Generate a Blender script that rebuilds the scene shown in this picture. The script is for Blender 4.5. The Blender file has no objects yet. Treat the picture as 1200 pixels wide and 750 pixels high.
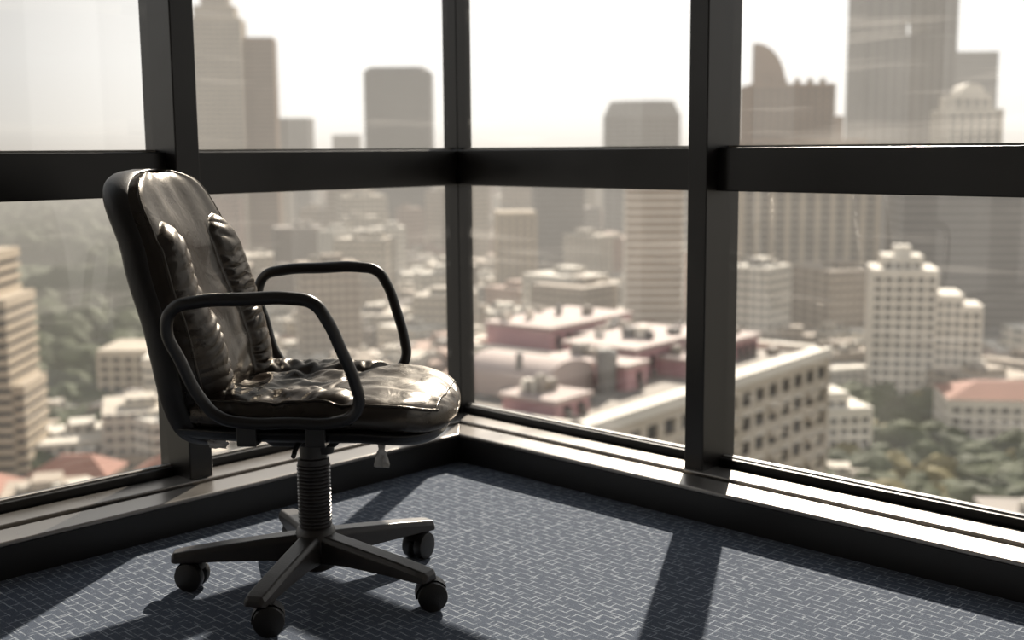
import bpy, bmesh, math, random
from mathutils import Vector, Matrix, noise
random.seed(7)
scene = bpy.context.scene
scene.view_settings.view_transform = 'Standard'
scene.view_settings.look = 'None'
scene.view_settings.exposure = 0.0

# ------------------------------------------------------------------ frames
CAM = Vector((3.05, -2.868, 1.1))
EY = Vector((-.6966, .7180)); EX = Vector((.7180, .6966))
YAW = math.radians(44.13)
def R(x, y):            # site-survey coordinates -> room axes
    return (CAM.x + x*EX.x + y*EY.x, CAM.y + x*EX.y + y*EY.y)

# ------------------------------------------------------------------ materials
def newmat(name):
    m = bpy.data.materials.new(name); m.use_nodes = True
    nt = m.node_tree; nt.nodes.clear()
    out = nt.nodes.new('ShaderNodeOutputMaterial')
    return m, nt, out
def N(nt, t, **kw):
    n = nt.nodes.new(t)
    for k, v in kw.items(): setattr(n, k, v)
    return n
def math_n(nt, op, a, b=None):
    n = N(nt, 'ShaderNodeMath', operation=op)
    for i, v in enumerate((a, b)):
        if v is None: continue
        if isinstance(v, (int, float)): n.inputs[i].default_value = v
        else: nt.links.new(v, n.inputs[i])
    return n.outputs[0]
def mixcol(nt, f, a, b):
    n = N(nt, 'ShaderNodeMix', data_type='RGBA')
    for idx, v in ((0, f), (6, a), (7, b)):
        if isinstance(v, (int, float)): n.inputs[idx].default_value = v
        elif isinstance(v, tuple): n.inputs[idx].default_value = (*v, 1)
        else: nt.links.new(v, n.inputs[idx])
    return n.outputs[2]

def basic(name, col, rough=.5, metal=0., noise_scale=30, var=.15, bump=0., bscale=200, coat=0., spec=.5):
    m, nt, out = newmat(name)
    p = N(nt, 'ShaderNodeBsdfPrincipled')
    tc = N(nt, 'ShaderNodeTexCoord')
    nz = N(nt, 'ShaderNodeTexNoise'); nz.inputs['Scale'].default_value = noise_scale; nz.inputs['Detail'].default_value = 4
    nt.links.new(tc.outputs['Object'], nz.inputs['Vector'])
    c = mixcol(nt, nz.outputs['Fac'], tuple(x*(1-var) for x in col), tuple(min(1, x*(1+var)) for x in col))
    nt.links.new(c, p.inputs['Base Color'])
    r = math_n(nt, 'ADD', math_n(nt, 'MULTIPLY', nz.outputs['Fac'], .12), rough-.06)
    nt.links.new(r, p.inputs['Roughness'])
    p.inputs['Metallic'].default_value = metal
    p.inputs['Coat Weight'].default_value = coat
    p.inputs['Specular IOR Level'].default_value = spec
    if bump:
        nb = N(nt, 'ShaderNodeTexNoise'); nb.inputs['Scale'].default_value = bscale; nb.inputs['Detail'].default_value = 3
        nt.links.new(tc.outputs['Object'], nb.inputs['Vector'])
        b = N(nt, 'ShaderNodeBump'); b.inputs['Strength'].default_value = bump; b.inputs['Distance'].default_value = .002
        nt.links.new(nb.outputs['Fac'], b.inputs['Height']); nt.links.new(b.outputs['Normal'], p.inputs['Normal'])
    nt.links.new(p.outputs[0], out.inputs[0])
    return m

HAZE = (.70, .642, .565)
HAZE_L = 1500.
def add_haze(nt, out, shader):  # aerial haze painted in: city surfaces blend to a flat glow with distance
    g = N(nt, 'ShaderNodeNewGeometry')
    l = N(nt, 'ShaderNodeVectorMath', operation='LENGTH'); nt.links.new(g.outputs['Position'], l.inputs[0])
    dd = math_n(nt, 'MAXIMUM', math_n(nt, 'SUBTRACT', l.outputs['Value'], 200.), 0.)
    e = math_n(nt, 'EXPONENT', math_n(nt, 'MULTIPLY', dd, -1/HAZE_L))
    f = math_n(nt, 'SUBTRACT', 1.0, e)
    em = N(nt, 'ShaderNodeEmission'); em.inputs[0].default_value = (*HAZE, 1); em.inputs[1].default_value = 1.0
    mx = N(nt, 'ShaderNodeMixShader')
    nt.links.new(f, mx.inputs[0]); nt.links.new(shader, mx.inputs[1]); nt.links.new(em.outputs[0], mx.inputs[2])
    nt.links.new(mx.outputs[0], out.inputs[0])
_cm = {}
def city_mat(name, col, rough=.8, var=.12, scale=.08, bands=False):
    if name in _cm: return _cm[name]
    m, nt, out = newmat(name)
    p = N(nt, 'ShaderNodeBsdfPrincipled'); p.inputs['Roughness'].default_value = rough
    p.inputs['Specular IOR Level'].default_value = .2
    g = N(nt, 'ShaderNodeNewGeometry')
    nz = N(nt, 'ShaderNodeTexNoise'); nz.inputs['Scale'].default_value = scale; nz.inputs['Detail'].default_value = 5
    nt.links.new(g.outputs['Position'], nz.inputs['Vector'])
    c = mixcol(nt, nz.outputs['Fac'], tuple(x*(1-var*2) for x in col), tuple(min(1, x*(1+var*2)) for x in col))
    if bands:
        s = N(nt, 'ShaderNodeSeparateXYZ'); nt.links.new(g.outputs['Position'], s.inputs[0])
        sn = N(nt, 'ShaderNodeSeparateXYZ'); nt.links.new(g.outputs['Normal'], sn.inputs[0])
        fr = math_n(nt, 'FRACT', math_n(nt, 'MULTIPLY', math_n(nt, 'ADD', s.outputs[2], 500.), 1/3.4))
        b1 = math_n(nt, 'GREATER_THAN', fr, .52)
        hx = math_n(nt, 'FRACT', math_n(nt, 'MULTIPLY', math_n(nt, 'ADD', math_n(nt, 'ADD', s.outputs[0], math_n(nt,'MULTIPLY',s.outputs[1],.83)), 9000.), 1/3.9))
        b2 = math_n(nt, 'GREATER_THAN', hx, .3)
        wl = math_n(nt, 'LESS_THAN', math_n(nt, 'ABSOLUTE', sn.outputs[2]), .5)
        f = math_n(nt, 'MULTIPLY', math_n(nt, 'MULTIPLY', b1, b2), wl)
        c = mixcol(nt, math_n(nt, 'MULTIPLY', f, .85), c, (.07, .07, .07))
    nt.links.new(c, p.inputs['Base Color'])
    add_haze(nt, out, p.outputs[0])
    _cm[name] = m
    return m

# ------------------------------------------------------------------ mesh helpers
def obj_from(name, verts, faces, mats, midx=None, parent=None, smooth=False):
    me = bpy.data.meshes.new(name); me.from_pydata([tuple(v) for v in verts], [], faces); me.update()
    for m in (mats if isinstance(mats, (list, tuple)) else [mats]): me.materials.append(m)
    if midx: me.polygons.foreach_set('material_index', midx)
    if smooth: me.polygons.foreach_set('use_smooth', [True]*len(me.polygons))
    bm = bmesh.new(); bm.from_mesh(me); bmesh.ops.recalc_face_normals(bm, faces=bm.faces); bm.to_mesh(me); bm.free()
    o = bpy.data.objects.new(name, me); bpy.context.collection.objects.link(o)
    if parent: o.parent = parent
    return o
class MB:
    def __init__(s): s.v = []; s.f = []; s.m = []
    def prism(s, poly, z0, z1, m=0):
        n = len(poly); b = len(s.v)
        s.v += [(p[0], p[1], z0) for p in poly] + [(p[0], p[1], z1) for p in poly]
        s.f += [tuple(b+i for i in range(n))[::-1], tuple(b+n+i for i in range(n))]
        s.f += [(b+i, b+(i+1) % n, b+n+(i+1) % n, b+n+i) for i in range(n)]
        s.m += [m]*(n+2)
    def box(s, x0, x1, y0, y1, z0, z1, m=0):
        s.prism([(x0, y0), (x1, y0), (x1, y1), (x0, y1)], z0, z1, m)
    def hull2(s, A, B, m=0):   # two same-length loops
        n = len(A); b = len(s.v); s.v += list(A)+list(B)
        s.f += [tuple(b+i for i in range(n))[::-1], tuple(b+n+i for i in range(n))]
        s.f += [(b+i, b+(i+1) % n, b+n+(i+1) % n, b+n+i) for i in range(n)]
        s.m += [m]*(n+2)
    def make(s, name, mats, parent=None, bevel=0., smooth=False):
        o = obj_from(name, s.v, s.f, mats, s.m, parent, smooth)
        if bevel:
            b = o.modifiers.new('bevel', 'BEVEL'); b.width = bevel; b.segments = 3; b.limit_method = 'ANGLE'
            b.harden_normals = False
        return o
def empty(name, loc=(0, 0, 0), rot=0., parent=None):
    e = bpy.data.objects.new(name, None); bpy.context.collection.objects.link(e)
    e.location = loc; e.rotation_euler = (0, 0, rot); e.empty_display_size = .1
    if parent: e.parent = parent
    return e
def revolve(name, prof, mat, parent=None, seg=40, loc=(0, 0, 0), rot=(0, 0, 0), smooth=True):
    v = []; f = []
    n = len(prof)
    for r, z in prof:
        for k in range(seg):
            a = 2*math.pi*k/seg; v.append((r*math.cos(a), r*math.sin(a), z))
    for i in range(n-1):
        for k in range(seg):
            f.append((i*seg+k, i*seg+(k+1) % seg, (i+1)*seg+(k+1) % seg, (i+1)*seg+k))
    f.append(tuple(range(seg))[::-1]); f.append(tuple((n-1)*seg+k for k in range(seg)))
    o = obj_from(name, v, f, mat, None, parent, smooth)
    o.location = loc; o.rotation_euler = rot
    if smooth:
        e = o.modifiers.new('edge', 'EDGE_SPLIT'); e.split_angle = math.radians(50)
    return o
def tube(name, pts, rad, mat, parent=None, cyclic=False, radii=None, auto=True):
    cu = bpy.data.curves.new(name, 'CURVE'); cu.dimensions = '3D'; cu.bevel_depth = rad; cu.bevel_resolution = 6; cu.resolution_u = 14
    sp = cu.splines.new('BEZIER'); sp.bezier_points.add(len(pts)-1); sp.use_cyclic_u = cyclic
    for i, p in enumerate(pts):
        bp = sp.bezier_points[i]; bp.co = p; bp.handle_left_type = bp.handle_right_type = 'AUTO'
        if radii: bp.radius = radii[i]
    cu.use_fill_caps = True
    cu.materials.append(mat)
    o = bpy.data.objects.new(name, cu); bpy.context.collection.objects.link(o)
    if parent: o.parent = parent
    return o

# ------------------------------------------------------------------ room materials
frame_m = basic('dark_bronze_frame', (.008, .0065, .0055), .32, 0., 12, .2)
sill_m = basic('sill_aluminium', (.26, .24, .22), .30, .85, 8, .15)
base_m = basic('black_base', (.008, .007, .007), .42)
gasket_m = basic('gasket_light', (.35, .33, .30), .5)
wall_m = basic('painted_plaster', (.34, .32, .30), .8)
ceil_m = basic('ceiling_paint', (.45, .43, .41), .85)

def carpet():
    m, nt, out = newmat('navy_carpet')
    p = N(nt, 'ShaderNodeBsdfPrincipled'); p.inputs['Roughness'].default_value = .95
    p.inputs['Specular IOR Level'].default_value = .15
    p.inputs['Sheen Weight'].default_value = .15; p.inputs['Sheen Roughness'].default_value = .4
    tc = N(nt, 'ShaderNodeTexCoord')
    wn = N(nt, 'ShaderNodeTexNoise'); wn.inputs['Scale'].default_value = 60
    nt.links.new(tc.outputs['Object'], wn.inputs['Vector'])
    sc = N(nt, 'ShaderNodeVectorMath', operation='SCALE'); sc.inputs['Scale'].default_value = .006
    nt.links.new(wn.outputs['Color'], sc.inputs[0])
    ad = N(nt, 'ShaderNodeVectorMath', operation='ADD'); nt.links.new(tc.outputs['Object'], ad.inputs[0]); nt.links.new(sc.outputs[0], ad.inputs[1])
    def brick(w, h, mort, off, swap=False):
        b = N(nt, 'ShaderNodeTexBrick'); b.inputs['Scale'].default_value = 1; b.inputs['Brick Width'].default_value = w
        b.inputs['Row Height'].default_value = h; b.inputs['Mortar Size'].default_value = mort; b.inputs['Mortar Smooth'].default_value = .4
        b.offset = off; b.squash = 1.0
        src = ad.outputs[0]
        if swap:
            mp = N(nt, 'ShaderNodeMapping'); mp.inputs['Rotation'].default_value = (0, 0, math.pi/2); nt.links.new(src, mp.inputs[0]); src = mp.outputs[0]
        nt.links.new(src, b.inputs['Vector']); return b.outputs['Fac']
    def mask(sc_, lo, hi):
        mk = N(nt, 'ShaderNodeTexNoise'); mk.inputs['Scale'].default_value = sc_; mk.inputs['Detail'].default_value = 2
        nt.links.new(tc.outputs['Object'], mk.inputs['Vector'])
        ramp = N(nt, 'ShaderNodeValToRGB'); ramp.color_ramp.elements[0].position = lo; ramp.color_ramp.elements[1].position = hi
        nt.links.new(mk.outputs['Fac'], ramp.inputs[0]); return ramp.outputs[0]
    l1 = math_n(nt, 'MULTIPLY', brick(.054, .025, .0018, .37), mask(38, .38, .56))
    l2 = math_n(nt, 'MULTIPLY', brick(.088, .050, .0018, .61, True), mask(26, .46, .60))
    lines = math_n(nt, 'MULTIPLY', math_n(nt, 'MAXIMUM', l1, l2), .8)
    fn = N(nt, 'ShaderNodeTexNoise'); fn.inputs['Scale'].default_value = 420; fn.inputs['Detail'].default_value = 2
    nt.links.new(tc.outputs['Object'], fn.inputs['Vector'])
    basec = mixcol(nt, fn.outputs['Fac'], (.019, .028, .047), (.085, .110, .158))
    c = mixcol(nt, lines, basec, (.36, .40, .45))
    nt.links.new(c, p.inputs['Base Color'])
    b = N(nt, 'ShaderNodeBump'); b.inputs['Strength'].default_value = .6; b.inputs['Distance'].default_value = .003
    nt.links.new(fn.outputs['Fac'], b.inputs['Height']); nt.links.new(b.outputs[0], p.inputs['Normal'])
    nt.links.new(p.outputs[0], out.inputs[0]); return m
carpet_m = carpet()

def glassmat():
    m, nt, out = newmat('window_glass')
    t = N(nt, 'ShaderNodeBsdfTransparent'); t.inputs[0].default_value = (.97, .965, .95, 1)
    g = N(nt, 'ShaderNodeBsdfGlossy'); g.inputs['Roughness'].default_value = .02; g.inputs[0].default_value = (.9, .9, .9, 1)
    geo = N(nt, 'ShaderNodeNewGeometry')
    dp = N(nt, 'ShaderNodeVectorMath', operation='DOT_PRODUCT'); nt.links.new(geo.outputs['Normal'], dp.inputs[0]); nt.links.new(geo.outputs['Incoming'], dp.inputs[1])
    om = math_n(nt, 'SUBTRACT', 1.0, math_n(nt, 'ABSOLUTE', dp.outputs['Value']))
    fr = math_n(nt, 'ADD', math_n(nt, 'MULTIPLY', math_n(nt, 'POWER', om, 5.), .92), .07)
    mx = N(nt, 'ShaderNodeMixShader'); nt.links.new(fr, mx.inputs[0]); nt.links.new(t.outputs[0], mx.inputs[1]); nt.links.new(g.outputs[0], mx.inputs[2])
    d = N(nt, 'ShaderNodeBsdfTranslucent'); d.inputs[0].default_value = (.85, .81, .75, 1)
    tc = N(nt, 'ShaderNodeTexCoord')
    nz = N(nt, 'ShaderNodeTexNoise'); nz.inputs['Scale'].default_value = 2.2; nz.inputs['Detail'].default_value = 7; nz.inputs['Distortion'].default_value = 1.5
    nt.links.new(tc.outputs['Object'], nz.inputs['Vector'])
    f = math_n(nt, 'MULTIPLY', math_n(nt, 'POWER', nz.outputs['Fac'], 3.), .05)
    # faint pane reflections, painted as soft noise streaks on the glass
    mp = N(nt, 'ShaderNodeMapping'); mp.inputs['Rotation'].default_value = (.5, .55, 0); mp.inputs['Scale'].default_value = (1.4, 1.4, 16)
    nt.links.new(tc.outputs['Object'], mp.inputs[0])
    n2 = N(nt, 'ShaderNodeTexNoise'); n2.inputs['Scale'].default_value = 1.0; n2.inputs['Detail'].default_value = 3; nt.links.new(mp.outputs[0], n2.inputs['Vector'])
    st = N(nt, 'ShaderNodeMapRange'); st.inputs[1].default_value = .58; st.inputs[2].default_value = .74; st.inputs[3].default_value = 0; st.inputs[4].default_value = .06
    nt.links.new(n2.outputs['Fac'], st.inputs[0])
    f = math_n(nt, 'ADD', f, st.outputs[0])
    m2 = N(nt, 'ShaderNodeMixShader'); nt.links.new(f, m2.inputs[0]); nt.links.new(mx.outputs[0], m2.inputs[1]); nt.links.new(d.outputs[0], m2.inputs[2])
    nt.links.new(m2.outputs[0], out.inputs[0]); return m
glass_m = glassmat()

# ------------------------------------------------------------------ room shell
L = 6.2; CZ = 2.75
mb = MB(); mb.box(0, L, -L, 0, -.12, 0); mb.make('floor', carpet_m)
mb = MB(); mb.box(-.33, L+.1, -L-.1, .33, CZ, CZ+.12); mb.make('ceiling', ceil_m)
mb = MB(); mb.box(L, L+.1, -L, .33, 0, CZ); mb.make('wall_east', wall_m)
mb = MB(); mb.box(-.33, L, -L-.1, -L, 0, CZ); mb.make('wall_south', wall_m)
def quad(side, p0, p1, q0, q1, mitre=False):
    a = (-q0, -q1) if mitre else (p0, p0)
    pts = [(a[0], q0), (p1, q0), (p1, q1), (a[1], q1)]
    if side == 'r': return [(p, q) for p, q in pts]
    return [(-q, -p) for p, q in pts]
G = .27
KS = {'l': (.91, .08), 'r': (.875, .07)}
for side, nm in (('l', 'left'), ('r', 'right')):
    KK, KW = KS[side]
    mb = MB(); mb.prism(quad(side, 0, L, .002, .31, True), -.1, .072, 0)
    mb.prism(quad(side, 0, L, -.004, .06, True), .0, .088, 0)
    mb.make('baseboard_'+nm, base_m)
    mb = MB()
    mb.prism(quad(side, 0, L, -.006, .105, True), .088, .102)
    mb.prism(quad(side, 0, L, .125, .225, True), .082, .108)
    mb.make('trim_1' if side == 'l' else 'trim_2', [sill_m], bevel=.004)
    w = empty('window_1' if side == 'l' else 'window_2')
    mb = MB()
    mb.prism(quad(side, 0, L, G-.03, G+.03, True), .072, .132)      # bottom frame
    mb.prism(quad(side, 0, L, G-.07, G+.03, True), .970, 1.100)   # rail
    mb.prism(quad(side, 0, L, G-.07, G+.03, True), 2.40, CZ)      # header
    k = KK
    while k < L:
        mb.prism(quad(side, k, k+KW, G-.125, G+.05), .10, CZ)
        k += 1.28
    mb.make('frame', [frame_m], parent=w, bevel=.004)
    gb = MB(); v = []; f = []
    k0 = -.235; k = KK
    while k0 < L:
        k1 = min(k, L)
        for z0, z1 in ((.13, .98), (1.10, 2.40)):
            gb.prism(quad(side, k0, k1, G-.012, G-.002), z0, z0+.007)
            gb.prism(quad(side, k0, k1, G-.012, G-.002), z1-.006, z1)
            b = len(v)
            if side == 'r': v += [(k0, G, z0), (k1, G, z0), (k1, G, z1), (k0, G, z1)]
            else: v += [(-G, -k0, z0), (-G, -k1, z0), (-G, -k1, z1), (-G, -k0, z1)]
            f.append((b, b+1, b+2, b+3))
        k0 = k+KW; k += 1.28
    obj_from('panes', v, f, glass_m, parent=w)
    gb.make('gaskets', [gasket_m], parent=w)
mb = MB(); mb.box(-.30, -.225, .225, .30, .10, CZ); mb.make('trim_3', frame_m, bevel=.004)

# ------------------------------------------------------------------ CHAIR
def leather_mat():
    m, nt, out = newmat('dark_leather')
    p = N(nt, 'ShaderNodeBsdfDiffuse'); p.inputs['Color'].default_value = (.020, .015, .012, 1)
    gl = N(nt, 'ShaderNodeBsdfGlossy'); gl.inputs['Color'].default_value = (.92, .87, .80, 1)
    tc = N(nt, 'ShaderNodeTexCoord')
    n1 = N(nt, 'ShaderNodeTexNoise'); n1.inputs['Scale'].default_value = 9; n1.inputs['Detail'].default_value = 5
    nt.links.new(tc.outputs['Object'], n1.inputs['Vector'])
    r = math_n(nt, 'ADD', math_n(nt, 'MULTIPLY', n1.outputs['Fac'], .22), .17)
    nt.links.new(r, gl.inputs['Roughness'])
    v = N(nt, 'ShaderNodeTexVoronoi'); v.inputs['Scale'].default_value = 260
    nt.links.new(tc.outputs['Object'], v.inputs['Vector'])
    b1 = N(nt, 'ShaderNodeBump'); b1.inputs['Strength'].default_value = .12; b1.inputs['Distance'].default_value = .001
    nt.links.new(v.outputs['Distance'], b1.inputs['Height'])
    n2 = N(nt, 'ShaderNodeTexNoise'); n2.inputs['Scale'].default_value = 13; n2.inputs['Detail'].default_value = 3; n2.inputs['Distortion'].default_value = 1.6
    nt.links.new(tc.outputs['Object'], n2.inputs['Vector'])
    b2 = N(nt, 'ShaderNodeBump'); b2.inputs['Strength'].default_value = .32; b2.inputs['Distance'].default_value = .006
    nt.links.new(n2.outputs['Fac'], b2.inputs['Height']); nt.links.new(b1.outputs[0], b2.inputs['Normal'])
    nt.links.new(b2.outputs[0], p.inputs['Normal']); nt.links.new(b2.outputs[0], gl.inputs['Normal'])
    lw = N(nt, 'ShaderNodeLayerWeight'); lw.inputs['Blend'].default_value = .5; nt.links.new(b2.outputs[0], lw.inputs['Normal'])
    fac = math_n(nt, 'ADD', math_n(nt, 'MULTIPLY', math_n(nt, 'POWER', lw.outputs['Facing'], 4.), .42), .055)
    mx = N(nt, 'ShaderNodeMixShader'); nt.links.new(fac, mx.inputs[0]); nt.links.new(p.outputs[0], mx.inputs[1]); nt.links.new(gl.outputs[0], mx.inputs[2])
    nt.links.new(mx.outputs[0], out.inputs[0]); return m
leather = leather_mat()
plast = basic('black_plastic', (.013, .011, .010), .45, 0, 20, .2, .3, 300)
plast2 = basic('worn_grey_plastic', (.038, .033, .030), .36, 0, 15, .3, .3, 250)
steel = basic('black_tube', (.014, .012, .011), .36, 0, 20, .2, coat=.1)
chrome = basic('dull_steel', (.25, .23, .21), .35, 1.)
wrap_m = basic('clear_plastic_scrap', (.55, .53, .50), .25)

cx, cy = R(-.505, 2.965)
CH_YAW = YAW - math.radians(5.)    # local +x = seat front
chair = empty('office_chair', (cx, cy, 0), CH_YAW)

def lerp(tab, z):
    if z <= tab[0][0]: return tab[0][1]
    for (a, b), (c, d) in zip(tab, tab[1:]):
        if z <= c:
            t = (z-a)/(c-a); t = t*t*(3-2*t)*.35 + t*.65
            return b+(d-b)*t
    return tab[-1][1]
def sstep(a, b, x):
    t = max(0, min(1, (x-a)/(b-a))); return t*t*(3-2*t)
XR = [(.40, -.270), (.53, -.312), (.667, -.342), (.863, -.392), (1.05, -.462)]
Z0, Z1 = .435, 1.056
def back_w(h):
    w = .232 + .045*sstep(.0, .3, h) - .028*sstep(.55, .95, h)
    if h > .80: w *= max(0, 1-((h-.80)/.20)**2.7)**(1/2.7)
    if h < .14: w *= max(0, 1-((.14-h)/.14)**3*.5)
    return w
def edge(h, n=5): return max(0, 1-abs(2*h-1)**14)**.5
def pleat(p, seed, a, wl):
    """rounded gathers with narrow valleys, spacing and depth vary"""
    ph = noise.noise(Vector((a*1.5, p*6, seed)))*4.2 + noise.noise(Vector((a*5, p*17, seed+2)))*1.5
    r = math.sqrt(.03+math.cos(p*math.pi/wl+ph+(a-.7)*2.6)**2)
    var = .25+1.5*abs(noise.noise(Vector((p*10, a*3, seed+5))))
    return (r-.75)*var
def back_front(s, h):
    a = abs(s); z = Z0+h*(Z1-Z0); sg = 3. if s > 0 else 0.
    T = .042 + .014*(1-h)
    top = .72 + .09*max(0, 1-((a-.70)/.30)**2)
    u = (a-.705)/.305
    sect = max(0, 1-abs(u)**2.6)**.7 if abs(u) < 1 else 0
    q = min(1, max(0, (top-h)/.15)); endf = math.sqrt(max(0, 1-(1-q)**2))
    bl = sect*endf
    T += bl*.034
    inner = .35+.75*math.exp(-((a-.55)/.15)**2)+.25*math.exp(-((a-.9)/.08)**2)
    T += pleat(z, 1.3+sg, a, .031)*.0085*inner*sstep(.02, .08, h)*min(1, bl*1.6)
    T -= .006*math.exp(-((a-.42)/.03)**2)*(1-sstep(.72, .80, h))
    T += .022*math.exp(-((h-.30)/.22)**2)*(1-a*a)
    T += noise.noise(Vector((s*3, z*7, 4.)))*.007 + noise.noise(Vector((s*2, z*4, 9.)))*.005
    T += noise.noise(Vector((s*3+z*6, z*18-s*2, 7.)))*.008*(1-sstep(.15, .5, h))*(1-min(1, bl))
    return T
def pad(name, NS, NH, fn, mat, parent):
    v = []; f = []
    hs = [(math.sin(math.pi*(j/NH-.5))+1)/2*.6 + (j/NH)*.4 for j in range(NH+1)]
    ss = [math.sin(math.pi*(i/NS-.5))*.55 + (2*i/NS-1)*.45 for i in range(NS+1)]
    for side in (0, 1):
        for h in hs:
            for s in ss: v.append(fn(s, h)[side])
    M = NS+1; K = M*(NH+1)
    for j in range(NH):
        for i in range(NS):
            a = j*M+i; f.append((a, a+1, a+M+1, a+M)); f.append((K+a, K+a+M, K+a+M+1, K+a+1))
    for j in range(NH):
        f.append((j*M, (j+1)*M, K+(j+1)*M, K+j*M)); a = j*M+NS; f.append((a, K+a, K+a+M, a+M))
    for i in range(NS):
        f.append((i, K+i, K+i+1, i+1)); a = NH*M+i; f.append((a, a+1, K+a+1, K+a))
    o = obj_from(name, v, f, mat, None, parent, True)
    bm = bmesh.new(); bm.from_mesh(o.data); bmesh.ops.remove_doubles(bm, verts=bm.verts, dist=.0002); bmesh.ops.recalc_face_normals(bm, faces=bm.faces); bm.to_mesh(o.data); bm.free()
    o.data.polygons.foreach_set('use_smooth', [True]*len(o.data.polygons))
    return o
def f_back(s, h):
    z = Z0+h*(Z1-Z0); w = back_w(h)
    xm = lerp(XR, z) + .068 + .022*s*s*sstep(0, .4, h)
    e = max(0, 1-abs(s)**8)**.42*edge(h)
    return ((xm+e*back_front(s, h), s*w, z), (xm-e*.016-.012, s*w, z))
def f_shell(s, h):
    z = Z0-.045+h*(Z1-Z0+.048); w = back_w(h)*1.010+.002
    xm = lerp(XR, z) + .030 + .022*s*s*sstep(0, .4, h)
    e = max(0, 1-abs(s)**8)**.45*edge(h)
    return ((xm+.040+e*.004, s*w, z), (xm-e*.034, s*w*.985, z))
pad('back_cushion', 120, 320, f_back, leather, chair)
pad('back_shell', 40, 60, f_shell, plast, chair)

XS0, XS1 = -.290, .370
def seat_w(l):
    w = .250 + .035*sstep(0, .35, l)
    if l > .62: w *= max(0, 1-((l-.62)/.38)**2.7)**(1/2.7)
    if l < .12: w *= (1-((.12-l)/.12)**3*.35)
    return w
def seat_mid(l, s): return .480 - .022*sstep(.70, 1.0, l) + .008*s*s
def seat_top(s, l):
    a = abs(s); x = XS0+l*(XS1-XS0); sg = 3. if s > 0 else 0.
    T = .048 + .010*sstep(.35, .8, l)*(1-sstep(.85, 1, l))
    lim = .62+.06*math.cos((a-.75)*6)
    bl = sstep(.42, .66, a)*(1-sstep(lim-.08, lim+.02, l))
    T += bl*.016
    T -= .006*math.exp(-((a-.46)/.035)**2)*(1-sstep(.6, .66, l))
    T -= .006*math.exp(-((l-lim)/.018)**2)
    T += pleat(x, 5.3+sg, a, .036)*.0095*math.exp(-((a-.66)/.22)**2)*(1-sstep(.54, .66, l))
    T += noise.noise(Vector((s*4+x*5, x*16, 2.)))*.010*(1-sstep(.5, .8, l)) + noise.noise(Vector((s*3, x*8, 9.)))*.006
    T += noise.noise(Vector((s*6+x*8, x*26-s*4, 6.)))*.006*(1-sstep(.45, .7, l))
    T += noise.noise(Vector((s*5-x*9, x*15+s*3, 12.)))*.003
    return T
def f_seat(s, l):
    x = XS0+l*(XS1-XS0); w = seat_w(l); zm = seat_mid(l, s)
    e = max(0, 1-abs(s)**7)**.45*edge(l)
    return ((x, s*w, zm+e*seat_top(s, l)), (x, s*w, zm-e*.028))
def f_pan(s, l):
    x = XS0-.012+l*(XS1-XS0-.01); w = seat_w(l)*.985; zm = seat_mid(l, s)-.030
    e = max(0, 1-abs(s)**5)**.45*max(0, 1-abs(2*l-1)**8)**.5
    return ((x, s*w, zm+e*.012), (x, s*w*.97, zm-e*.036))
pad('seat_cushion', 110, 280, f_seat, leather, chair)
pad('seat_pan', 40, 60, f_pan, plast, chair)

for sg in (-1, 1):
    pts = []
    for k in range(0, 26):
        h = .04+.93*k/25; p = f_back(sg*.955, h)[0]; pts.append((p[0]+.001, p[1], p[2]))
    tube('back_piping', pts, .0035, leather, chair)
    pts = []
    for k in range(0, 26):
        h = .06+.90*k/25; p = f_seat(sg*.93, h)[0]; pts.append((p[0], p[1], p[2]+.001))
    tube('seat_piping', pts, .0035, leather, chair)
tube('front_piping', [f_seat(-.93+1.86*k/20, .955)[0] for k in range(21)], .0035, leather, chair)

# armrests: closed tubular loops
arm = [(-.232, .715), (-.212, .757), (-.165, .772), (-.05, .779), (.055, .781), (.103, .770), (.130, .735), (.158, .665), (.184, .580), (.188, .540), (.172, .510), (.135, .494), (.02, .490), (-.085, .490), (-.135, .502), (-.172, .540), (-.210, .635)]
for sg, nm in ((-1, 'armrest_near'), (1, 'armrest_far')):
    pts = [(x, sg*(.298+.055*sstep(.47, .78, z)), z) for x, z in arm]
    rr = [1.0, 1.05, 1.1, 1.12, 1.1, 1.05] + [1.0]*11
    tube(nm, pts, .0138, steel, chair, True, rr)
    mb = MB()
    for x0 in (-.10, .06):
        mb.box(x0, x0+.045, sg*.17 if sg > 0 else -.295, .295 if sg > 0 else -.17, .432, .442)
        mb.box(x0, x0+.045, .283 if sg > 0 else -.297, .297 if sg > 0 else -.283, .437, .480)
    mb.make(nm+'_bracket', [steel], chair, bevel=.002)

# mechanism, column, base
mb = MB()
mb.hull2([(-.13, -.09, .415), (.11, -.09, .415), (.11, .09, .415), (-.13, .09, .415)], [(-.09, -.055, .372), (.07, -.055, .372), (.07, .055, .372), (-.09, .055, .372)])
mb.make('tilt_mechanism', [plast], chair, bevel=.006)
tube('height_lever', [(.0, -.05, .40), (.0, -.15, .398), (.01, -.22, .392)], .006, steel, chair)
revolve('tension_knob', [(.001, 0), (.022, 0), (.024, .01), (.024, .03), (.018, .036), (.001, .036)], plast, chair, loc=(.03, 0, .345))
prof = [(.026, .385), (.034, .38), (.034, .335), (.040, .332), (.040, .318)]
z = .318
while z > .165:
    prof += [(.0375, z), (.0425, z-.0025), (.0425, z-.0055), (.0375, z-.008)]
    z -= .0095
prof += [(.037, .150)]
revolve('gas_lift_bellows', prof[::-1], plast2, chair, seg=48)
revolve('base_hub', [(.030, .040), (.046, .048), (.050, .075), (.054, .10), (.052, .135), (.046, .152), (.040, .156)], plast2, chair, seg=48)

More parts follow.
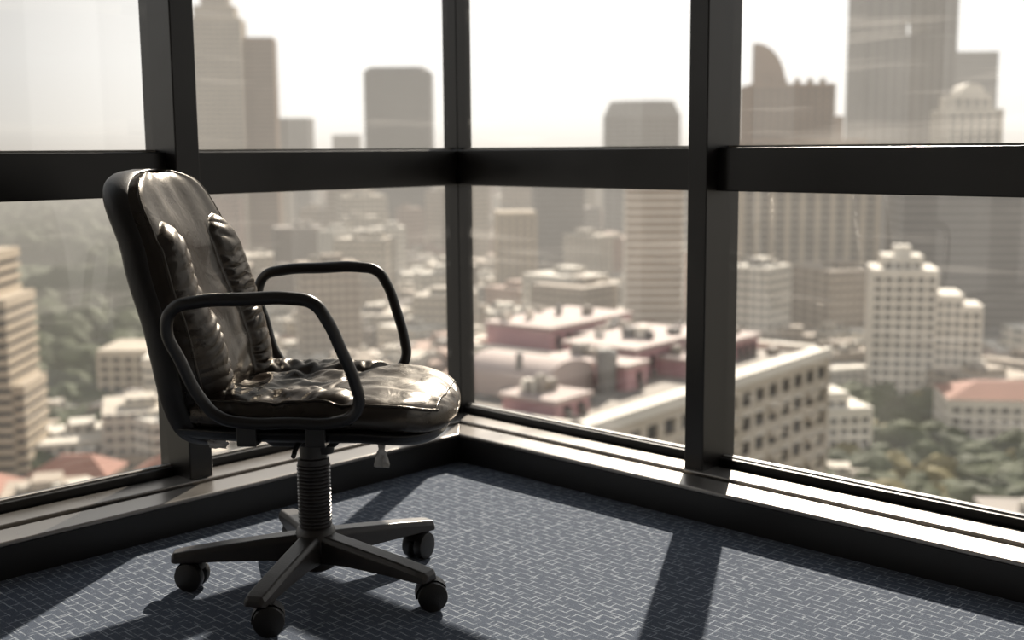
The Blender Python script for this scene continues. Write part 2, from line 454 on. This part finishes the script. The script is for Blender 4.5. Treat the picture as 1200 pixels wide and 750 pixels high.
def leg_section(r, w, zb, zt):
    return [(r, -w, zb), (r, w, zb), (r, w*.96, zt-.012), (r, w*.70, zt), (r, -w*.70, zt), (r, -w*.96, zt-.012)]
def wheel_prof(rw, hw):
    return [(.004, -hw), (rw*.72, -hw), (rw*.80, -hw*.96), (rw*.86, -hw*.8), (rw*.97, -hw*.72), (rw, -hw*.5), (rw, hw*.5), (rw*.97, hw*.9), (rw*.9, hw), (.004, hw)]
base_ang = [40, 112, 184, 256, 328]
cast_yaw = [20, 95, -14, -66, -138]
for i, ad in enumerate(base_ang):
    a = math.radians(ad) + (YAW - CH_YAW)   # survey bearing -> chair frame
    le = empty('leg_%d' % (i+1), (0, 0, 0), a, chair)
    mb = MB()
    secs = [leg_section(.030, .031, .066, .140), leg_section(.12, .030, .074, .130), leg_section(.25, .029, .074, .114), leg_section(.332, .029, .072, .102), leg_section(.355, .027, .072, .098), leg_section(.363, .020, .074, .090)]
    for A, B in zip(secs, secs[1:]):
        mb.hull2(A, B)
    o = mb.make('leg_arm', [plast2], le)
    bm = bmesh.new(); bm.from_mesh(o.data); bmesh.ops.remove_doubles(bm, verts=bm.verts, dist=.0001)
    seen = {}
    for fc in list(bm.faces):
        if len(fc.verts) == 6:
            k = tuple(sorted(vv.index for vv in fc.verts)); seen.setdefault(k, []).append(fc)
    dele = [fc for l in seen.values() if len(l) > 1 for fc in l]
    bmesh.ops.delete(bm, geom=dele, context='FACES'); bmesh.ops.recalc_face_normals(bm, faces=bm.faces)
    bm.to_mesh(o.data); bm.free()
    bv = o.modifiers.new('b', 'BEVEL'); bv.width = .003; bv.segments = 2; bv.limit_method = 'ANGLE'
    ca = empty('caster', (.335, 0, 0), math.radians(cast_yaw[i]), le)
    revolve('stem', [(.006, .06), (.009, .062), (.009, .085)], chrome, ca, seg=16)
    off = -.022
    for sg in (-1, 1):
        revolve('wheel', wheel_prof(.0365, .0135), plast, ca, seg=40, loc=(off, sg*.0175, .0365), rot=(math.pi/2*(1 if sg < 0 else -1), 0, 0))
    mb = MB()
    for k in range(8):
        t0 = math.radians(-10+k*20); t1 = math.radians(10+k*20)
        r0, r1, zc = .028, .0400, .0365
        A = [(off+r0*math.cos(t0), -.004, zc+r0*math.sin(t0)), (off+r1*math.cos(t0), -.018, zc+r1*math.sin(t0)), (off+r1*math.cos(t0), .018, zc+r1*math.sin(t0)), (off+r0*math.cos(t0), .004, zc+r0*math.sin(t0))]
        B = [(off+r0*math.cos(t1), -.004, zc+r0*math.sin(t1)), (off+r1*math.cos(t1), -.018, zc+r1*math.sin(t1)), (off+r1*math.cos(t1), .018, zc+r1*math.sin(t1)), (off+r0*math.cos(t1), .004, zc+r0*math.sin(t1))]
        mb.hull2(A, B)
    mb.make('hood', [plast], ca)
def scrap(name, x, y, z, w, h, seed):
    v = []; f = []; n = 10; m = 5
    for j in range(n+1):
        for i in range(m+1):
            t = j/n; ww = w*(1-.35*math.sin(t*3+seed))*(.6+.4*t)
            q = noise.noise(Vector((i*.7, j*.5, seed)))
            v.append((x+(i/m-.5)*ww+q*.006, y+q*.012, z-h*t-abs(q)*.01))
    for j in range(n):
        for i in range(m): a = j*(m+1)+i; f.append((a, a+1, a+m+2, a+m+1))
    o = obj_from(name, v, f, wrap_m, None, chair, True)
    s = o.modifiers.new('s', 'SOLIDIFY'); s.thickness = .001
scrap('plastic_wrap_scrap', .215, -.20, .450, .030, .085, 1.)
scrap('plastic_wrap_scrap', -.17, -.22, .432, .05, .022, 4.)

# ------------------------------------------------------------------ CITY
GZ = -95.
ang_c = YAW
cream = city_mat('cream_concrete', (.52, .455, .37))
white = city_mat('white_concrete', (.72, .67, .59))
beige = city_mat('beige_concrete', (.43, .36, .275))
grey = city_mat('grey_concrete', (.22, .21, .20))
dgrey = city_mat('dark_facade', (.085, .085, .088))
pink = city_mat('pink_render', (.46, .29, .30))
pinkroof = city_mat('pale_pink_roof', (.46, .38, .35))
brown = city_mat('brown_stone', (.28, .20, .15))
glassd = city_mat('city_window_glass', (.045, .043, .042), .3)
glassm = city_mat('city_tinted_glass', (.11, .112, .118), .35)
rooft = city_mat('roof_tile', (.34, .17, .125))
roofg = city_mat('roof_grey', (.31, .28, .245))
footprints = []
def place(o, x, y, rot):
    X, Y = R(x, y); o.location = (X, Y, 0); o.rotation_euler = (0, 0, ang_c+math.radians(rot))
def block(mb, x0, x1, y0, y1, z0, z1, fh=3.4, slab=.45, bays=0, out=.5, mw=0, mg=1, cap=1.2):
    mb.box(x0, x1, y0, y1, z0, z1, mg)
    n = int((z1-z0)/fh)
    for k in range(n+1):
        zt = z1-k*fh
        if zt-fh*slab < z0: break
        mb.box(x0-out, x1+out, y0-out, y1+out, zt-fh*slab, zt, mw)
    if bays:
        for (a0, a1, ax) in ((x0, x1, 0), (y0, y1, 1)):
            nb = max(2, int(round((a1-a0)/bays)))
            for i in range(nb+1):
                c = a0+(a1-a0)*i/nb; h = bays*.16
                if ax == 0:
                    mb.box(c-h, c+h, y0-out*.9, y0+.2, z0, z1, mw); mb.box(c-h, c+h, y1-.2, y1+out*.9, z0, z1, mw)
                else:
                    mb.box(x0-out*.9, x0+.2, c-h, c+h, z0, z1, mw); mb.box(x1-.2, x1+out*.9, c-h, c+h, z0, z1, mw)
    mb.box(x0-out, x1+out, y0-out, y1+out, z1, z1+cap, mw)
def tower(name, x0, x1, D, zt, depth=None, rot=0, mats=(None, None), extra=None, **kw):
    w = x1-x0; d = depth or w*.8
    mb = MB(); block(mb, -w/2, w/2, -d/2, d/2, GZ, zt, **kw)
    if extra: extra(mb, w, d, zt)
    o = mb.make(name, list(mats)); place(o, (x0+x1)/2, D+d/2, rot)
    footprints.append(((x0+x1)/2, D+d/2, max(w, d)*.62))
    return o

def ex(mb, w, d, zt):
    block(mb, w/2, w/2+5, -d/2+2, d/2-4, GZ, zt-12, 3.1, .5, 0, .8)
    block(mb, w/2+5, w/2+8, -d/2+4, d/2-8, GZ, zt-36, 3.1, .5, 0, .8)
    mb.box(-5, 10, -6, 6, zt, zt+4, 0)
tower('apartment_building', -188, -143, 318, -27, 30, 4, (beige, glassd), ex, fh=3.1, slab=.5, out=.8)
tower('low_rise_block', -150, -124, 430, -71, 25, 0, (cream, glassd), None, fh=3.4, bays=4)
tower('low_rise_block', -117, -103, 372, -64, 22, 8, (white, glassm), None, fh=3.4, slab=.7)
def ex(mb, w, d, zt):
    block(mb, -w*.38, w*.38, -d*.38, d*.38, zt, zt+9, bays=3)
    block(mb, -w*.25, w*.25, -d*.25, d*.25, zt+9, zt+18, bays=3)
    mb.prism([(-2, -2), (2, -2), (2, 2), (-2, 2)], zt+18, zt+32, 0)
tower('residential_skyscraper', -237, -199, 900, 97, 34, 6, (beige, dgrey), ex, bays=4.5, slab=.35)
tower('residential_skyscraper', -200, -178, 915, 84, 28, 6, (brown, dgrey), None, bays=4.5, slab=.35)
tower('office_tower', -222, -186, 1120, 30, 34, 0, (grey, dgrey), None)
tower('office_tower', -205, -176, 1400, 18, 34, 0, (grey, glassm), None)
def chamfer(w, d, c): return [(-w/2+c, -d/2), (w/2-c, -d/2), (w/2, -d/2+c), (w/2, d/2-c), (w/2-c, d/2), (-w/2+c, d/2), (-w/2, d/2-c), (-w/2, -d/2+c)]
def oct_tower(name, x0, x1, D, zt, c, crown, mats, rot=0):
    w = x1-x0; mb = MB(); mb.prism(chamfer(w, w, c), GZ, zt-crown, 1)
    k = zt-crown
    while k > GZ:
        mb.prism(chamfer(w+1, w+1, c), k-1.5, k, 0); k -= 3.6
    A = [(x, y, zt-crown) for x, y in chamfer(w+1, w+1, c)]
    B = [(x*.82, y*.82, zt) for x, y in chamfer(w+1, w+1, c)]
    mb.hull2(A, B, 0)
    for i in range(-4, 5):
        xx = i*w/9.5
        mb.box(xx-.5, xx+.5, -w/2-.9, -w/2+.3, GZ, zt-crown, 0)
    o = mb.make(name, list(mats)); place(o, (x0+x1)/2, D+w/2, rot)
    footprints.append(((x0+x1)/2, D+w/2, w*.62))
oct_tower('office_tower', -120, -66, 1000, 69, 5, 4, (dgrey, dgrey))
oct_tower('office_tower', 76, 134, 950, 38, 13, 12, (grey, dgrey))
tower('banded_apartment_tower', 49, 72, 500, -8, 24, -4, (white, brown), None, fh=3.3, slab=.42, out=.9)
tower('office_tower', 15, 45, 760, -10, 30, 5, (grey, dgrey), None)
tower('office_tower', -8, 12, 640, -33, 24, 5, (beige, glassm), None, bays=4)
tower('office_tower', -45, -18, 900, -22, 30, 5, (beige, glassm), None, bays=4)
tower('residential_skyscraper', 74, 104, 620, -12, 30, 5, (grey, glassm), None, bays=4)
def ex(mb, w, d, zt):
    block(mb, -w*.42, w*.26, -d*.4, d*.4, zt, zt+30, bays=4)
    n = 12; x0 = -w*.36; x1 = -w*.10
    A = [(x0, -4, zt+30)]
    for k in range(n+1):
        a = math.pi/2*k/n; A.append((x0+(x1-x0)*math.sin(a), -4, zt+30+24*math.cos(a)))
    B = [(x, 4, z) for x, _, z in A]
    mb.hull2(A, B, 0)
    for i in range(6):
        mb.box(-w*.38+i*w*.105, -w*.38+i*w*.105+2.5, -d*.41, -d*.34, zt+30, zt+34, 0)
    mb.box(w*.26, w*.36, -d*.3, d*.3, zt, zt+14, 0)
tower('stepped_hotel_tower', 126, 192, 660, 4, 40, 0, (brown, dgrey), ex, bays=6, slab=.4, out=.9)
tower('residential_skyscraper', 106, 170, 560, -14, 30, 3, (cream, glassm), None, bays=7, slab=.3, out=1.)
mb = MB()
w, d, zt = 60, 36, 112
block(mb, -w/2, w/2, -d/2, d/2, GZ, 72, 3.8, .4, 6)
block(mb, -w/2, -w*.05, -d/2, d/2, 72, zt, 3.8, .4, 6)
block(mb, w*.20, w/2, -d/2, d/2, 72, zt, 3.8, .4, 6)
block(mb, -w*.05, w*.20, -d/2, d/2, 83, zt, 3.8, .4, 6)
mb.box(w*.06, w*.08, -d/2-1.2, -d/2, GZ, 83, 0)
o = mb.make('office_skyscraper', [grey, dgrey]); place(o, 261, 820, 0); footprints.append((261, 820, 40))
tower('office_tower', 362, 398, 1000, 76, 34, 0, (grey, glassm), None)
def ex(mb, w, d, zt):
    block(mb, -w*.38, w*.30, -d*.38, d*.38, zt, zt+7, bays=4)
    n = 14; A = [(w*.25*math.cos(math.pi*k/n), -d*.3, zt+7+7*math.sin(math.pi*k/n)) for k in range(n+1)]
    mb.hull2(A, [(x, d*.3, z) for x, _, z in A], 0)
tower('residential_skyscraper', 216, 242, 600, 18, 24, 0, (white, glassm), ex, bays=4)
tower('office_block', 178, 262, 540, -16, 34, -6, (grey, dgrey), None, fh=3.6, slab=.35)
def ex(mb, w, d, zt):
    block(mb, w/2, w/2+9, -d/2+1, d/2-3, GZ, zt-9, bays=3.4, slab=.5)
    block(mb, w/2+9, w/2+16, -d/2+3, d/2-5, GZ, zt-13, bays=3.4, slab=.5)
    block(mb, -w*.32, w*.28, -d*.3, d*.3, zt, zt+4.5, bays=3)
    mb.box(-w*.15, w*.12, -d*.15, d*.15, zt+5, zt+9, 0)
tower('tiered_apartment_block', 133, 155, 430, -44, 24, -12, (white, glassd), ex, bays=3.4, slab=.5)
def hip(mb, x0, x1, y0, y1, z0, h, m):
    ins = min(x1-x0, y1-y0)*.5
    A = [(x0-1, y0-1, z0), (x1+1, y0-1, z0), (x1+1, y1+1, z0), (x0-1, y1+1, z0)]
    B = [(x0+ins*.9, y0+ins*.9, z0+h), (x1-ins*.9, y0+ins*.9, z0+h), (x1-ins*.9, y1-ins*.9, z0+h), (x0+ins*.9, y1-ins*.9, z0+h)]
    mb.hull2(A, B, m)
def ex(mb, w, d, zt): hip(mb, -w/2, w/2, -d/2, d/2, zt+1, 4, 2)
tower('hipped_roof_block', 138, 178, 365, -78, 22, -8, (white, glassd, rooft), ex, bays=3.5, slab=.5)
for (x0, x1, D, zt) in ((-124, -104, 300, -82), (-150, -128, 292, -84), (-100, -80, 306, -84)):
    tower('tile_roof_house', x0, x1, D, zt, 13, random.uniform(-10, 10), (cream, glassd, rooft), ex, bays=3.5, slab=.5)
def ex(mb, w, d, zt): block(mb, -w*.3, w*.2, -d*.3, d*.3, zt, zt+4, bays=3)
tower('low_rise_block', 84, 104, 345, -76, 18, 10, (white, glassd), ex, bays=3.5, slab=.5)

# pink complex in front
Ox, Oy = 48.8, 185.
mb = MB()
block(mb, 0, 66, -27, 0, GZ, -31, 3.5, .42, 4.2, .5, 0, 1, 0)
block(mb, 0, 29, -50, -27.6, GZ, -31, 3.5, .42, 4.2, .5, 0, 1, 0)
for a in ((-.8, 66.8, -1.6, .9), (-.8, .8, -50, 0), (65.2, 66.8, -27.5, 0), (29, 66.8, -28, -26.6), (28.2, 29.6, -50, -27), (-.8, 29.6, -50.8, -49.2)):
    mb.box(a[0], a[1], a[2], a[3], -31.2, -29.8, 2)
mb.box(1, 65, -26.5, -1.6, -31.2, -30.9, 4); mb.box(1, 28, -49, -26, -31.2, -30.9, 4)
for fl in range(6):
    zt = -34.2-fl*3.5
    for i in range(15):
        x = 2.1+i*4.2
        mb.box(x-1.3, x+1.3, .4, .75, zt-1.5, zt-1.25, 2)
        if i % 3 == 1: mb.box(x-1.6, x+1.6, .4, 1.5, zt-2.3, zt-1.4, 0)
def rblock(x0, x1, y0, y1, h):
    mb.box(x0, x1, y0, y1, -31, -31+h, 3); mb.box(x0-.4, x1+.4, y0-.4, y1+.4, -31+h, -30.5+h, 6)
    n = int((x1-x0)/2.6)
    for i in range(n):
        x = x0+1.3+i*(x1-x0-1.2)/n
        mb.box(x, x+1.1, y1, y1+.15, -31+h*.35, -31+h*.75, 1); mb.box(x, x+.9, y1+.1, y1+.5, -31+.2, -31+1.2, 5)
    for i in range(5):
        x = random.uniform(x0+1, x1-2); y = random.uniform(y0+1, y1-2); s = random.uniform(.4, .9)
        mb.box(x-s, x+s, y-s, y+s, -30.5+h, -29.8+h+random.random(), random.choice((5, 4, 2)))
random.seed(5)
rblock(15, 36, -24, -12, 4.2); rblock(38, 43, -22, -9, 3.2); rblock(22, 30, -12, -7, 2.4)
rblock(5, 13, -22, -9, 2.8)
rblock(3, 26, -47, -34, 4.0); rblock(8, 20, -33, -27, 2.6)
rblock(56, 63, -14, -6, 2.2)
n = 16; A = []
for k in range(n+1):
    a = math.pi*k/n; A.append((50+5.2*math.cos(a), -27, -28.4+2.4*math.sin(a)))
A = [(55.2, -27, -31)] + A + [(44.8, -27, -31)]
mb.hull2(A, [(x, -13, z) for x, _, z in A], 6)
random.seed(3)
for k in range(40):
    x = random.uniform(3, 62); y = -random.uniform(4, 25) if x > 28 else -random.uniform(4, 48); s = random.uniform(.4, 1.1); zb = -31
    zt = -27+random.uniform(0, 2.0) if k % 3 == 0 else -29.5
    if k % 2: mb.prism([(x+s*math.cos(t*math.pi/5), y+s*math.sin(t*math.pi/5)) for t in range(10)], zb, zt, 5)
    else: mb.box(x-s, x+s*1.6, y-s*.7, y+s*.7, zb, zt-.4, random.choice((2, 4, 5)))
o = mb.make('pink_apartment_complex', [cream, glassd, white, pink, roofg, grey, pinkroof])
X, Y = R(Ox, Oy); o.location = (X, Y, 0)
dirv = Vector((-.619*EX.x-.784*EY.x, -.619*EX.y-.784*EY.y)); o.rotation_euler = (0, 0, math.atan2(dirv.y, dirv.x))
footprints.append((15, 172, 42))

# random urban fabric
random.seed(11)
cmats = [city_mat('fabric_a', (.39, .33, .27), bands=True), city_mat('fabric_b', (.51, .46, .39), bands=True), city_mat('fabric_c', (.28, .25, .225), bands=True),
         city_mat('fabric_d', (.38, .27, .22), bands=True), city_mat('fabric_e', (.64, .60, .53), bands=True), rooft]
mb = MB()
def blocked(x, y, r):
    return any((x-a)**2+(y-b)**2 < (c+r)**2 for a, b, c in footprints)
cnt = 0
while cnt < 7500:
    D = 215 + (random.random()**1.35)*3600
    t = random.uniform(-.75, .75); x = t*D
    park = t < -.25 and 470 < D < 2300
    if park and random.random() < .985: continue
    if .22 < t < .55 and D < 440 and random.random() < .96: continue
    if t < -.15 and D < 480 and random.random() < .72: continue
    s = random.uniform(5, 11.5)*(1+D/2200)
    if blocked(x, D, s*.6): continue
    h = random.uniform(7, 24)
    r = random.random()
    if D > 480 and r < .10 and not park: h = random.uniform(25, 55)
    if D > 800 and r < .04 and not park: h = random.uniform(50, 85)
    if D < 300: h = min(h, 16)
    w = s; d = s*random.uniform(.6, 1.4)
    a = random.choice((.3, .3, -.2, .8))+random.uniform(-.06, .06)
    ca, sa = math.cos(a), math.sin(a)
    poly = [R(x+px*ca-py*sa, D+px*sa+py*ca) for px, py in ((-w, -d), (w, -d), (w, d), (-w, d))]
    mi = random.choice((0, 0, 1, 1, 2, 3, 4, 4))
    mb.prism(poly, GZ, GZ+h, mi)
    cxx = sum(p[0] for p in poly)/4; cyy = sum(p[1] for p in poly)/4
    if h < 14 and random.random() < .3:
        mb.hull2([(p[0], p[1], GZ+h) for p in poly], [(cxx+(p[0]-cxx)*.2, cyy+(p[1]-cyy)*.2, GZ+h+4) for p in poly], random.choice((5, 3, 2, 2)))
    else:
        ox, oy = random.uniform(-.4, .4)*w, random.uniform(-.4, .4)*d
        mb.prism([(cxx+ox+(p[0]-cxx)*.35, cyy+oy+(p[1]-cyy)*.35) for p in poly], GZ+h, GZ+h+3, mi)
        if D < 1100:
            for q in range(4):
                ox, oy = random.uniform(-.6, .6)*w, random.uniform(-.6, .6)*w; u = random.uniform(.6, 1.6)
                mb.box(cxx+ox*.8-u, cxx+ox*.8+u, cyy+oy*.8-u, cyy+oy*.8+u, GZ+h, GZ+h+random.uniform(1, 3.), random.choice((1, 2, 4)))
    cnt += 1
mb.make('city_blocks', cmats)

# ground
ground_m = city_mat('city_ground', (.13, .125, .105), var=.3, scale=.02)
park_m = city_mat('park_grass', (.070, .090, .035), var=.3, scale=.03)
v = [(*R(a, b), GZ) for a, b in ((-9000, 40), (9000, 40), (9000, 14000), (-9000, 14000))]
obj_from('ground', v, [(0, 1, 2, 3)], ground_m)
v = [(*R(a, b), GZ+.3) for a, b in ((-.25*470, 470), (-.25*2300, 2300), (-.95*2300, 2300), (-.95*470, 470))]
obj_from('park_lawn', v, [(0, 1, 2, 3)], park_m)
tree_m = city_mat('tree_foliage', (.042, .055, .018), var=.4, scale=.09)
tree_y = city_mat('tree_foliage_yellow', (.15, .125, .040), var=.35, scale=.12)
bm = bmesh.new(); bmesh.ops.create_icosphere(bm, subdivisions=2, radius=1); TV = [v.co.copy() for v in bm.verts]; TF = [tuple(v.index for v in f.verts) for f in bm.faces]; bm.free()
def trees(name, pts, mats):
    V = []; F = []; Mi = []
    for x, y, s, mi in pts:
        X, Y = R(x, y); b = len(V); sd = random.random()*100
        for c in TV:
            q = 1+.35*noise.noise(c*1.8+Vector((sd, 0, 0)))+.2*noise.noise(c*4+Vector((sd, 3, 0)))
            V.append((X+c.x*s*q, Y+c.y*s*q, GZ+s*.95+c.z*s*q*.9))
        F += [tuple(b+i for i in f) for f in TF]; Mi += [mi]*len(TF)
    obj_from(name, V, F, mats, Mi)
random.seed(21)
pts = []
while len(pts) < 900:
    D = random.uniform(215, 450); t = random.uniform(.19, .6); x = t*D
    if blocked(x, D, 1): continue
    pts.append((x, D, random.uniform(3, 6.5), 1 if (random.random() < .10 or (D < 330 and .3 < t < .39 and random.random() < .4)) else 0))
while len(pts) < 1900:
    D = random.uniform(240, 1300); t = random.uniform(-.25, .6)
    if not blocked(t*D, D, 2): pts.append((t*D, D, random.uniform(4, 8), 0))
trees('street_trees', pts, [tree_m, tree_y])
pts = []
while len(pts) < 2000:
    D = 470+random.random()**.8*1800; t = random.uniform(-.75, -.25)
    if blocked(t*D, D, 2): continue
    if noise.noise(Vector((t*D*.006, D*.006, 0))) < -.2: continue
    pts.append((t*D, D, random.uniform(6, 11)*(1+D/3000), 0))
for k in range(850):
    D = random.uniform(230, 500); t = random.uniform(-.6, -.12)
    if not blocked(t*D, D, 3): pts.append((t*D, D, random.uniform(3.5, 7), 0))
trees('park_trees', pts, [tree_m])

# ------------------------------------------------------------------ light
az = math.radians(13.5); el = math.radians(32)
sx, sy = math.sin(az)*math.cos(el), math.cos(az)*math.cos(el)
S = Vector((sx*EX.x+sy*EY.x, sx*EX.y+sy*EY.y, math.sin(el)))
sl = bpy.data.lights.new('sun', 'SUN'); sl.energy = 10.; sl.angle = math.radians(.7); sl.color = (1, .91, .79)
so = bpy.data.objects.new('sun', sl); bpy.context.collection.objects.link(so)
so.rotation_euler = S.to_track_quat('Z', 'Y').to_euler(); so.location = (0, 0, 30)

w = bpy.data.worlds.new('hazy_sky'); scene.world = w; w.use_nodes = True
nt = w.node_tree; nt.nodes.clear(); out = N(nt, 'ShaderNodeOutputWorld'); bg = N(nt, 'ShaderNodeBackground')
tc = N(nt, 'ShaderNodeTexCoord'); sp = N(nt, 'ShaderNodeSeparateXYZ'); nt.links.new(tc.outputs['Generated'], sp.inputs[0])
rp = N(nt, 'ShaderNodeValToRGB'); cr = rp.color_ramp
cr.elements[0].position = 0.; cr.elements[0].color = (.82, .77, .70, 1)
cr.elements[1].position = .07; cr.elements[1].color = (1.0, .98, .94, 1)
e = cr.elements.new(.022); e.color = (.95, .915, .855, 1)
e = cr.elements.new(.5); e.color = (.92, .93, .94, 1)
e = cr.elements.new(1.); e.color = (.5, .57, .66, 1)
nt.links.new(sp.outputs[2], rp.inputs[0])
dt = N(nt, 'ShaderNodeVectorMath', operation='DOT_PRODUCT'); nt.links.new(tc.outputs['Generated'], dt.inputs[0])
Sh = Vector((math.sin(az)*EX.x+math.cos(az)*EY.x, math.sin(az)*EX.y+math.cos(az)*EY.y, 0)); dt.inputs[1].default_value = Sh
mr = N(nt, 'ShaderNodeMapRange'); mr.interpolation_type = 'SMOOTHSTEP'
mr.inputs[1].default_value = .78; mr.inputs[2].default_value = .92; mr.inputs[3].default_value = .78; mr.inputs[4].default_value = 1.26
nt.links.new(dt.outputs['Value'], mr.inputs[0])
nt.links.new(rp.outputs[0], bg.inputs[0]); nt.links.new(mr.outputs[0], bg.inputs[1]); nt.links.new(bg.outputs[0], out.inputs[0])

# ------------------------------------------------------------------ camera
cd = bpy.data.cameras.new('camera'); cam = bpy.data.objects.new('camera', cd); bpy.context.collection.objects.link(cam)
cd.sensor_width = 36; cd.lens = 1410/1200*36; cd.clip_end = 20000; cd.clip_start = .05
rotm = Matrix.Rotation(YAW, 4, 'Z') @ Matrix.Rotation(math.radians(90-8.07), 4, 'X') @ Matrix.Rotation(math.radians(-.45), 4, 'Z')
cam.matrix_world = Matrix.Translation(CAM) @ rotm
cd.dof.use_dof = True; cd.dof.focus_distance = 2.95; cd.dof.aperture_fstop = 2.3; cd.dof.aperture_blades = 0
scene.camera = cam
